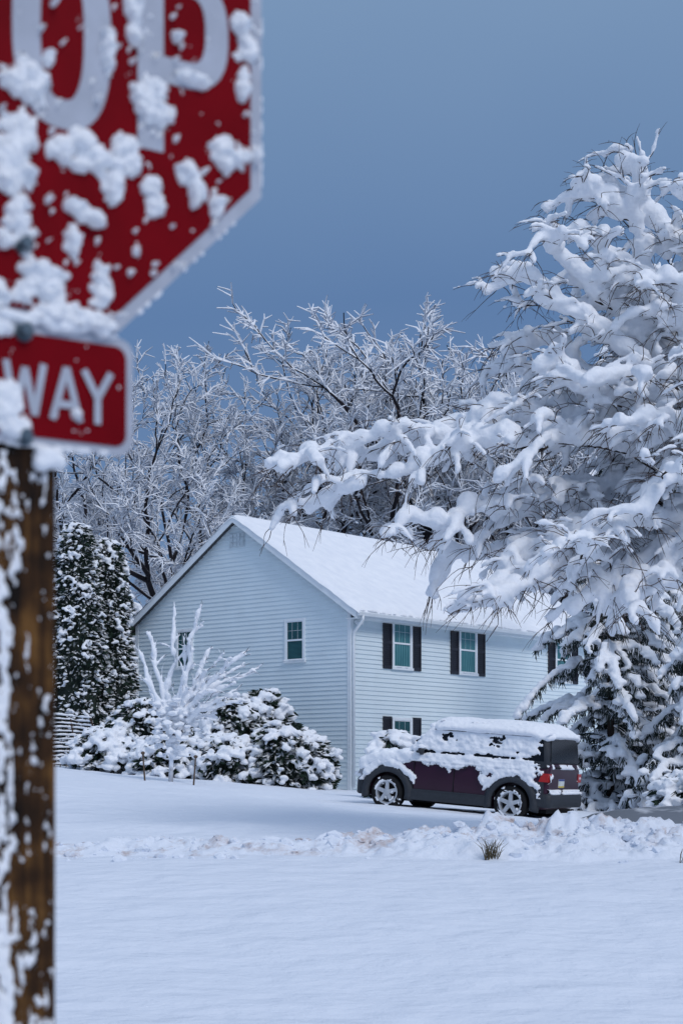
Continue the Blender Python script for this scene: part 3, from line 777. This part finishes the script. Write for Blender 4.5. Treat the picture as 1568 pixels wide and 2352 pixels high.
big_tree()

def conifer(x, y, H, rad, seed, label, snow=.10, z0f=.03, dens=13, tk=1.0):
    r = random.Random(seed); gz_ = ground_z(x, y); T = empty("spruce_tree", (x, y, gz_), (0, 0, 0), label, "tree", "snowy evergreens beside the house")
    tr = MB(); tr.tube([V((0, 0, -.3)), V((0, 0, H*.5)), V((0, 0, H))], [.2*tk, .12*tk, .01], 10); tr.make("trunk", M_bark, T, True)
    nmb, smb = MB(), MB(); nb = int(H*dens)
    for k in range(nb):
        z = H*(z0f+(1-z0f)*(k/nb)**1.2); az = r.uniform(0, 6.283); l = rad*(1-z/H)**.75*r.uniform(.6, 1.15)+.15
        d = V((math.cos(az), math.sin(az), 0)); sdv = V((-d.y, d.x, 0))*r.uniform(-.25, .25)
        dr = r.uniform(.45, .85)
        pts = [V((0, 0, z))+d*(l*t)+sdv*(l*t*t)+V((0, 0, l*(.25*t-dr*t*t))) for t in (0, .2, .4, .6, .8, 1)]
        nmb.tube(pts, [.03, .025, .02, .015, .01, .005], 4, False)
        side = V((-d.y, d.x, 0)); m = int(l/.085)
        for i in range(m):
            t = (i+.5)/m; p, dd = along(pts, t)
            for sg in (-1, 1):
                q = (dd*.8+side*sg*r.uniform(.3, 1.1)+V((0, 0, -r.uniform(.1, .7)))).normalized(); ll = (.12+.42*(1-t)*l*.4)*r.uniform(.5, 1.3)
                a = p; b_ = p+q*ll+V((0, 0, -.15*ll)); mid = a.lerp(b_, .5)+V((r.uniform(-.04, .04), r.uniform(-.04, .04), .03))
                nmb.tube([a, mid, b_], [.024, .020, .006], 3, False)
                for w in range(4):
                    tt = r.uniform(.1, 1); c0 = a.lerp(b_, tt); nmb.tube([c0, c0+V((r.uniform(-.10, .10), r.uniform(-.10, .10), -r.uniform(.05, .24)))], [.016, .004], 3, False)
                if r.random() < .42:
                    s_ = r.uniform(.07, .19); smb.blob((a.lerp(b_, r.uniform(.2, .9))+V((0, 0, .03))), s_, s_, snow*.6*r.uniform(.6, 1.3), .2, r, 1)
        snow_on(smb, pts, snow*.55, snow*.8, r, .3, 6, .7)
    nmb.make("crown", M_needle, T)
    o = smb.make("crown_snow", M_snow, T, True); remesh(o, .04, 1, M_snow, .06, .15)
conifer(6.3, 40, 11.0, 2.7, 31, "dark spruce with drooping snow loaded boughs near the driveway", .12, .0, 16, .5)
conifer(9.2, 42.5, 9.5, 3.0, 32, "dark spruce with drooping snow loaded boughs", .12, .0)
conifer(7.9, 37.5, 5.0, 2.0, 33, "smaller bushy spruce with snow on its boughs", .12, .0, 15, .6)
conifer(8.9, 46.5, 12.0, 3.4, 36, "tall dark spruce crusted with snow", .13, dens=10)
conifer(-10.5, 57, 7.5, 2.5, 34, "snow dusted spruce behind the tall hedge", .13)
conifer(-7.2, 58, 6.0, 2.4, 35, "snow dusted spruce behind the house corner", .13)

def leafy(name, x, y, prof, H, label, cat, group, seed, nleaf, npad, pad=(.1, .22), leafs=.09, voxel=.05, thin=-.28):
    r = random.Random(seed); gz_ = ground_z(x, y)-.05; T = empty(name, (x, y, gz_), (0, 0, 0), label, cat, group)
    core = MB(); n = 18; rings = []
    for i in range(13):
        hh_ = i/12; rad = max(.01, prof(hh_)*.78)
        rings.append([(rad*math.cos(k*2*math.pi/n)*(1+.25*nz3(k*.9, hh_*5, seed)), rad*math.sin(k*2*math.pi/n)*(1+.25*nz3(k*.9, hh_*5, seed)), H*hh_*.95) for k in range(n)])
    core.loft(rings); core.make("light_blocking_core", M_leafdark, T, True)  # solid dark core added inside the leaves to block light
    lf = MB(); sn = MB()
    def surf(hh_, az, k=1.0):
        rad = prof(hh_)*k*(1+.22*nz3(az*1.7, hh_*6, seed)+.12*nz3(az*5, hh_*15, seed)); return V((rad*math.cos(az), rad*math.sin(az), H*hh_))
    for i in range(nleaf):
        hh_ = r.random()**.9; az = r.uniform(0, 6.283); p = surf(hh_, az, r.uniform(.75, 1.08))
        d = V((math.cos(az)+r.uniform(-.7, .7), math.sin(az)+r.uniform(-.7, .7), r.uniform(-1.0, .3))).normalized()
        s = d.cross(V((r.uniform(-1, 1), r.uniform(-1, 1), r.uniform(-1, 1)))).normalized(); l = leafs*r.uniform(.6, 1.5)
        lf.quad(p-s*l*.22, p+d*l*.6-s*l*.25, p+d*l*1.2, p+d*l*.6+s*l*.25, p+s*l*.22)
    for i in range(npad):
        hh_ = r.random()**.75; az = r.uniform(0, 6.283); p = surf(hh_, az, r.uniform(.9, 1.08)); s = r.uniform(*pad)
        if nz3(p.x*1.8, p.y*1.8, p.z*1.8+seed) < thin: continue
        for q in range(6):
            a_ = r.uniform(0, s*.9); dr = r.uniform(-.6, .6); az2 = az+dr
            o_ = V((math.cos(az2)*a_, math.sin(az2)*a_, -a_*r.uniform(.1, .9)+.04)) + V((r.uniform(-s, s), r.uniform(-s, s), 0))*.5
            sn.blob(p+o_, s*r.uniform(.35, .65), s*r.uniform(.35, .65), s*r.uniform(.22, .42), .2, r, 1)
    lf.make("foliage", M_leaf, T)
    o = sn.make("snow", M_snow, T, True); remesh(o, voxel, 1, M_snow, .05, .10)
ap = lambda h: 1.1*min(1, (h+.06)*4)*(1-h)**.33
for i, (x, y, H, k) in enumerate([(-7.75, 50.0, 7.2, .95), (-6.95, 50.8, 6.9, .8), (-8.9, 50.6, 6.4, .95)]):
    leafy("arborvitae", x, y, (lambda h, k=k: ap(h)*k), H, "tall columnar evergreen speckled with snow clumps", "tree", "tall evergreens by the house", 50+i, 9000, 1150, (.045, .13), .11, .032, -.2)
bp_ = lambda h: math.sqrt(max(0, 1-(max(0, h-.35)/.66)**2))*(.8+.2*min(1, h*4))
for i, (x, y, r_, H) in enumerate([(-6.3, 45.5, .75, 1.25), (-5.3, 46.3, 1.1, 2.1), (-3.9, 46.2, 1.0, 2.0), (-2.9, 45.6, .95, 2.3), (-2.1, 46.0, .80, 2.6), (-1.5, 44.6, .88, 1.75), (-.85, 44.6, .62, 1.45), (-3.0, 44.6, .8, 1.3), (-4.6, 44.9, .8, 1.2),
        (1.15, 38.2, .45, 1.62), (7.6, 35.6, 1.0, 1.1)]):
    white = (i == 9)
    leafy("shrub", x, y, (lambda h, r_=r_: r_*bp_(h)), H, "small shrub buried in snow behind the car" if white else "broad leaved evergreen shrub weighed down by snow", "shrub", None if white else "evergreen shrubs along the house", 80+i, 500 if white else 2400, 150 if white else int(150*r_*r_+60), (.10, .27), .15, .034, -.9 if white else -.26)

def small_tree():
    r = random.Random(61); x, y = -3.95, 39.5; gz_ = ground_z(x, y)
    T = empty("ornamental_tree", (x, y, gz_), (0, 0, 0), "young ornamental tree with stems caked in snow", "tree")
    wmb, tmb, smb = MB(), MB(), MB(); limbs = []
    for (dx, dz) in [(-.6, 3.7), (-.75, 3.1), (.05, 4.1), (.8, 4.15), (.55, 3.4), (1.35, 3.0), (2.0, 3.1), (2.2, 2.75), (1.7, 2.4), (1.9, 1.9), (-.5, 2.5), (.9, 2.5), (1.2, 1.6), (1.6, 2.8), (-.2, 2.2), (.6, 2.2), (1.0, 3.2), (1.3, 2.2), (1.8, 2.1)]:
        p0 = V((r.uniform(-.05, .05), 0, r.uniform(.9, 1.4))); limbs.append((path(p0, V((dx*.88, r.uniform(-.7, .7), dz*.95)), .25 if dx > 1 else -.05, 8, .05, r, r.uniform(-.15, .15)), .014))
    laden(limbs, r, 2.8, .42, 1, .25, .042, tmb, wmb, smb, (15, 40), -.1, .05, .35, .2, 1, .008, 0)
    for i in range(170):
        a = r.uniform(0, 6.28); q = r.uniform(0, .6); smb.blob((q*math.cos(a)+.08, q*math.sin(a), r.uniform(.65, 1.95)), r.uniform(.05, .15), .10, r.uniform(.04, .08), .25, r, 1)
    tr = MB(); tr.tube([V((0, 0, -.2)), V((.02, 0, .6)), V((0, 0, 1.5))], [.06, .05, .04], 8); tr.make("trunk", M_icybark, T, True)
    c = wmb.make("crown", M_icybark, T, True); tmb.make("twigs", M_icybark, c)
    o = smb.make("crown_snow", M_snow, T, True); remesh(o, .02, 1, M_snow)
    for sx in (-.55, .55):
        mb = MB(); zz = ground_z(x+sx, y-.3)-.1
        mb.tube([V((0, 0, 0)), V((sx*.1, 0, .75))], [.022, .018], 6); mb.blob((sx*.1, 0, .77), .05, .05, .04)
        o = mb.make("stake", M_stake, None, False, (x+sx, y-.3, zz)); tag(o, "wooden support stake beside the young tree", "stake", "tree support stakes")
small_tree()
def fence():
    x, y = -8.05, 46.9; gz_ = ground_z(x+.6, y)
    T = empty("wire_fence", (x, y, gz_), (0, 0, 0), "short wire lattice fence coated in snow", "fence"); w = MB(); s = MB(); r = random.Random(5)
    for k in range(13):
        z = .12+k*.112; x1 = 1.15+.18*math.sin(k*.26)
        pts = [V((x1*t, .25*math.sin(t*3), z+.05*math.sin(t*3.1+k*.1)+.02*nz3(t*4, k))) for t in [i/16 for i in range(17)]]
        w.tube(pts, [.008]*17, 4); snow_on(s, pts, .030, .034, r, 0, 5, .6, -.5)
    for q in range(9):
        t = q/8; pts = [V(((1.15+.18*math.sin(k*.26))*t, .25*math.sin(t*3), -.1+k*.125)) for k in range(13)]
        w.tube(pts, [.012 if q % 4 else .03]*13, 5)
    w.make("wires", M_twig, T); o = s.make("wire_snow", M_snow, T, True); remesh(o, .018, 1, M_snow)
fence()

# ------------------------------------------------------------ far deciduous trees
def gen_far(seed):
    r = random.Random(seed); wd = MB(); tw = MB()
    def twigs(pts, n, l):
        for q in range(n):
            p, d = along(pts, r.uniform(.1, .999)); v = (d+V((r.gauss(0, .55), r.gauss(0, .55), r.gauss(0, .4)+.05))).normalized()
            ll = l*r.uniform(.4, 1.2); m = p+v*ll*.5+V((r.gauss(0, .07), r.gauss(0, .07), .06)); e = p+v*ll+V((r.gauss(0, .12), r.gauss(0, .12), -.16*ll))
            tw.tube([p, m, e], [.036, .032, .018], 3, False)
            for w_ in range(3):
                v2 = (v+V((r.gauss(0, .7), r.gauss(0, .7), r.gauss(-.1, .5)))).normalized(); q0 = p.lerp(m, r.uniform(.3, 1)); q1 = q0+v2*ll*r.uniform(.25, .5)
                tw.tube([q0, q1], [.030, .016], 3, False)
    def rec(p, d, l, rad, lv):
        n = 6; pts = [p]; dd = d.copy()
        for i in range(n):
            g = .18 if lv else .07
            dd = (dd+V((r.gauss(0, g), r.gauss(0, g), r.gauss(.03, g*.7)))).normalized()
            if lv < 3 and dd.z < .30: dd.z = .30; dd.normalize()
            pts.append(pts[-1]+dd*(l/n))
        wd.tube(pts, [rad*(1-.35*i/n) for i in range(n+1)], 7 if lv < 2 else (5 if lv < 4 else 3), False)
        if lv >= 3: twigs(pts, 7 if lv == 5 else 5, .85)
        if lv == 5: return
        nc = 3 if lv in (0, 1, 3) else 2
        for k in range(nc):
            a = R(r.uniform(20, 50)); ax = Matrix.Rotation(2*math.pi*(k+r.random()*.7)/nc, 3, dd)@dd.orthogonal().normalized()
            nd = (dd*math.cos(a)+ax*math.sin(a)); nd.z = nd.z*.9+.12; nd.normalize()
            rec(pts[-1], nd, l*r.uniform(.62, .88), rad*.66*r.uniform(.8, 1.05), lv+1)
        if lv in (1, 2, 3):
            t = r.uniform(.35, .9); q, d0 = along(pts, t); a = R(r.uniform(35, 60)); ax = Matrix.Rotation(r.uniform(0, 6.28), 3, d0)@d0.orthogonal().normalized()
            rec(q, (d0*math.cos(a)+ax*math.sin(a)).normalized(), l*.6, rad*.35, min(5, lv+2))
    rec(V((0, 0, -.3)), V((r.gauss(0, .08), r.gauss(0, .08), 1)).normalized(), 4.6, .26, 0)
    zs = max(v.z for v in tw.v); k = 20.0/zs
    for m_ in (wd, tw):
        for v in m_.v: v.z *= k; v.x *= k; v.y *= k
    a = bpy.data.meshes.new("far_wood"); a.from_pydata([tuple(v) for v in wd.v], [], wd.f); a.materials.append(M_bgbark)
    b = bpy.data.meshes.new("far_twigs"); b.from_pydata([tuple(v) for v in tw.v], [], tw.f); b.materials.append(M_bgtwig)
    for me in (a, b): me.polygons.foreach_set("use_smooth", [True]*len(me.polygons))
    return a, b
far = [gen_far(s) for s in (101, 102, 103, 104, 105)]
rf = random.Random(77)
spots = [(-8.9, 70, 15.6), (-6.0, 67, 17.2), (-3.4, 70, 18.8), (-1.0, 73, 19.2), (1.6, 69, 19.2), (4.4, 72, 18.4), (7.2, 71, 18.0), (-12.0, 68, 12.0), (10.5, 71, 17), (13.5, 74, 17),
         (-4.6, 90, 17), (2.4, 92, 18), (8.5, 92, 20), (-9.5, 88, 14), (-15.5, 80, 13)]
for i, (x, y, H) in enumerate(spots):
    a, b = far[(i*2) % 5]; s = H/20
    T = empty("bare_tree", (x, y, ground_z(x, y)), (0, 0, rf.uniform(0, 6.28)), "bare deciduous tree with snow frosted twigs", "tree", "frosted bare trees behind the house")
    T.scale = (s*rf.uniform(.85, 1.0), s*rf.uniform(.85, 1.0), s)
    for nm, me in (("trunk", a), ("crown", b)):
        o = bpy.data.objects.new(nm, me); COL.objects.link(o); o.parent = T
mb = MB()
for i in range(900):
    x = rf.uniform(-30, 30); y = rf.uniform(60, 66) if i % 2 else rf.uniform(100, 108); z = ground_z(x, y)
    h = rf.uniform(1.5, 4.5) if y < 70 else rf.uniform(4, 8)
    if y < 70 and x > -6: continue
    d = V((rf.gauss(0, .5), rf.gauss(0, .5), 1)).normalized()
    p = V((x, y, z)); pts = [p, p+d*h*.5, p+d*h*.8+V((rf.gauss(0, .4), 0, h*.1)), p+d*h+V((rf.gauss(0, .6), 0, 0))]
    mb.tube(pts, [.05, .04, .03, .015], 3, False)
    for q in range(10):
        p2, dd = along(pts, rf.uniform(.2, .99)); v = V((rf.gauss(0, 1), rf.gauss(0, 1), rf.gauss(.2, .6))).normalized()*rf.uniform(.4, 1.2)
        mb.tube([p2, p2+v], [.035, .015], 3, False)
o = mb.make("far_woodland", M_bgtwig, None, True); tag(o, "distant snow dusted undergrowth and thin woodland", "woodland", kind="stuff")

def mound(x, y, rx, ry, h, seed):
    vs = []; n, m = 64, 24
    for j in range(m+1):
        for i in range(n):
            q = j/m; a = 2*math.pi*i/n; px = math.cos(a)*rx*q; py = math.sin(a)*ry*q
            z = h*(1-q**3)*(1+.15*fbm(px*1.2, py*1.2, seed))+.01*nz3(px*9, py*9)
            vs.append((px, py, z-(.06 if j == m else 0)))
    fs = [(j*n+i, j*n+(i+1) % n, (j+1)*n+(i+1) % n, (j+1)*n+i) for j in range(m) for i in range(n)]
    o = mk("snow_mound", vs, fs, snowy_bark("slush_mound", (.16, .18, .21), 1.0, .3, 1.5), None, True, (x, y, ground_z(x, y)))
    tag(o, "low grey slushy mound beside the driveway", "snow mound")
mound(6.6, 33.2, 2.3, 1.2, .36, 3)

# ------------------------------------------------------------ world + light
w = bpy.data.worlds.new("World"); scene.world = w; w.use_nodes = True; nt = w.node_tree
bg = nt.nodes["Background"]; tc = N(nt, "ShaderNodeTexCoord"); sp = N(nt, "ShaderNodeSeparateXYZ"); nt.links.new(tc.outputs["Generated"], sp.inputs[0])
nz = N(nt, "ShaderNodeTexNoise", Scale=2.2, Detail=3); nt.links.new(tc.outputs["Generated"], nz.inputs["Vector"])
ma = N(nt, "ShaderNodeMath", operation='MULTIPLY_ADD'); ma.inputs[1].default_value = .14
nt.links.new(nz.outputs["Fac"], ma.inputs[0]); nt.links.new(sp.outputs["Z"], ma.inputs[2])
rp = ramp(nt, [(0.0, (.13, .205, .355)), (.33, (.096, .182, .36)), (.49, (.18, .285, .455)), (.72, (.31, .40, .58)), (1.0, (.48, .58, .76))])
nt.links.new(ma.outputs[0], rp.inputs[0])
sky = N(nt, "ShaderNodeTexSky"); sky.sky_type = 'NISHITA'; sky.sun_disc = False; sky.sun_elevation = R(42); sky.sun_rotation = R(148)
mx = N(nt, "ShaderNodeMixRGB"); mx.blend_type = 'ADD'; mx.inputs[0].default_value = .008
nt.links.new(rp.outputs[0], mx.inputs[1]); nt.links.new(sky.outputs[0], mx.inputs[2]); nt.links.new(mx.outputs[0], bg.inputs["Color"])
bg.inputs["Strength"].default_value = 1.0
sl = bpy.data.lights.new("sun", 'SUN'); sl.energy = 1.35; sl.angle = R(20); sl.color = (1, .97, .965)
so = bpy.data.objects.new("sun", sl); COL.objects.link(so)
d = V((.58*math.cos(R(42)), -.815*math.cos(R(42)), math.sin(R(42))))
so.rotation_euler = (-d).to_track_quat('-Z', 'Y').to_euler()

# ------------------------------------------------------------ camera
cd = bpy.data.cameras.new("camera"); cam = bpy.data.objects.new("camera", cd); COL.objects.link(cam)
cam.location = (0, 0, 1.6); cam.rotation_euler = (R(90), 0, 0)
cd.sensor_fit = 'VERTICAL'; cd.sensor_height = 36; cd.sensor_width = 24; cd.lens = 60
cd.shift_y = (1800-1176)/2352
cd.clip_end = 5000; cd.clip_start = .1
cd.dof.use_dof = True; cd.dof.focus_distance = 36; cd.dof.aperture_fstop = 6.3
scene.camera = cam
scene.view_settings.view_transform = 'Standard'; scene.view_settings.look = 'None'; scene.view_settings.exposure = 0
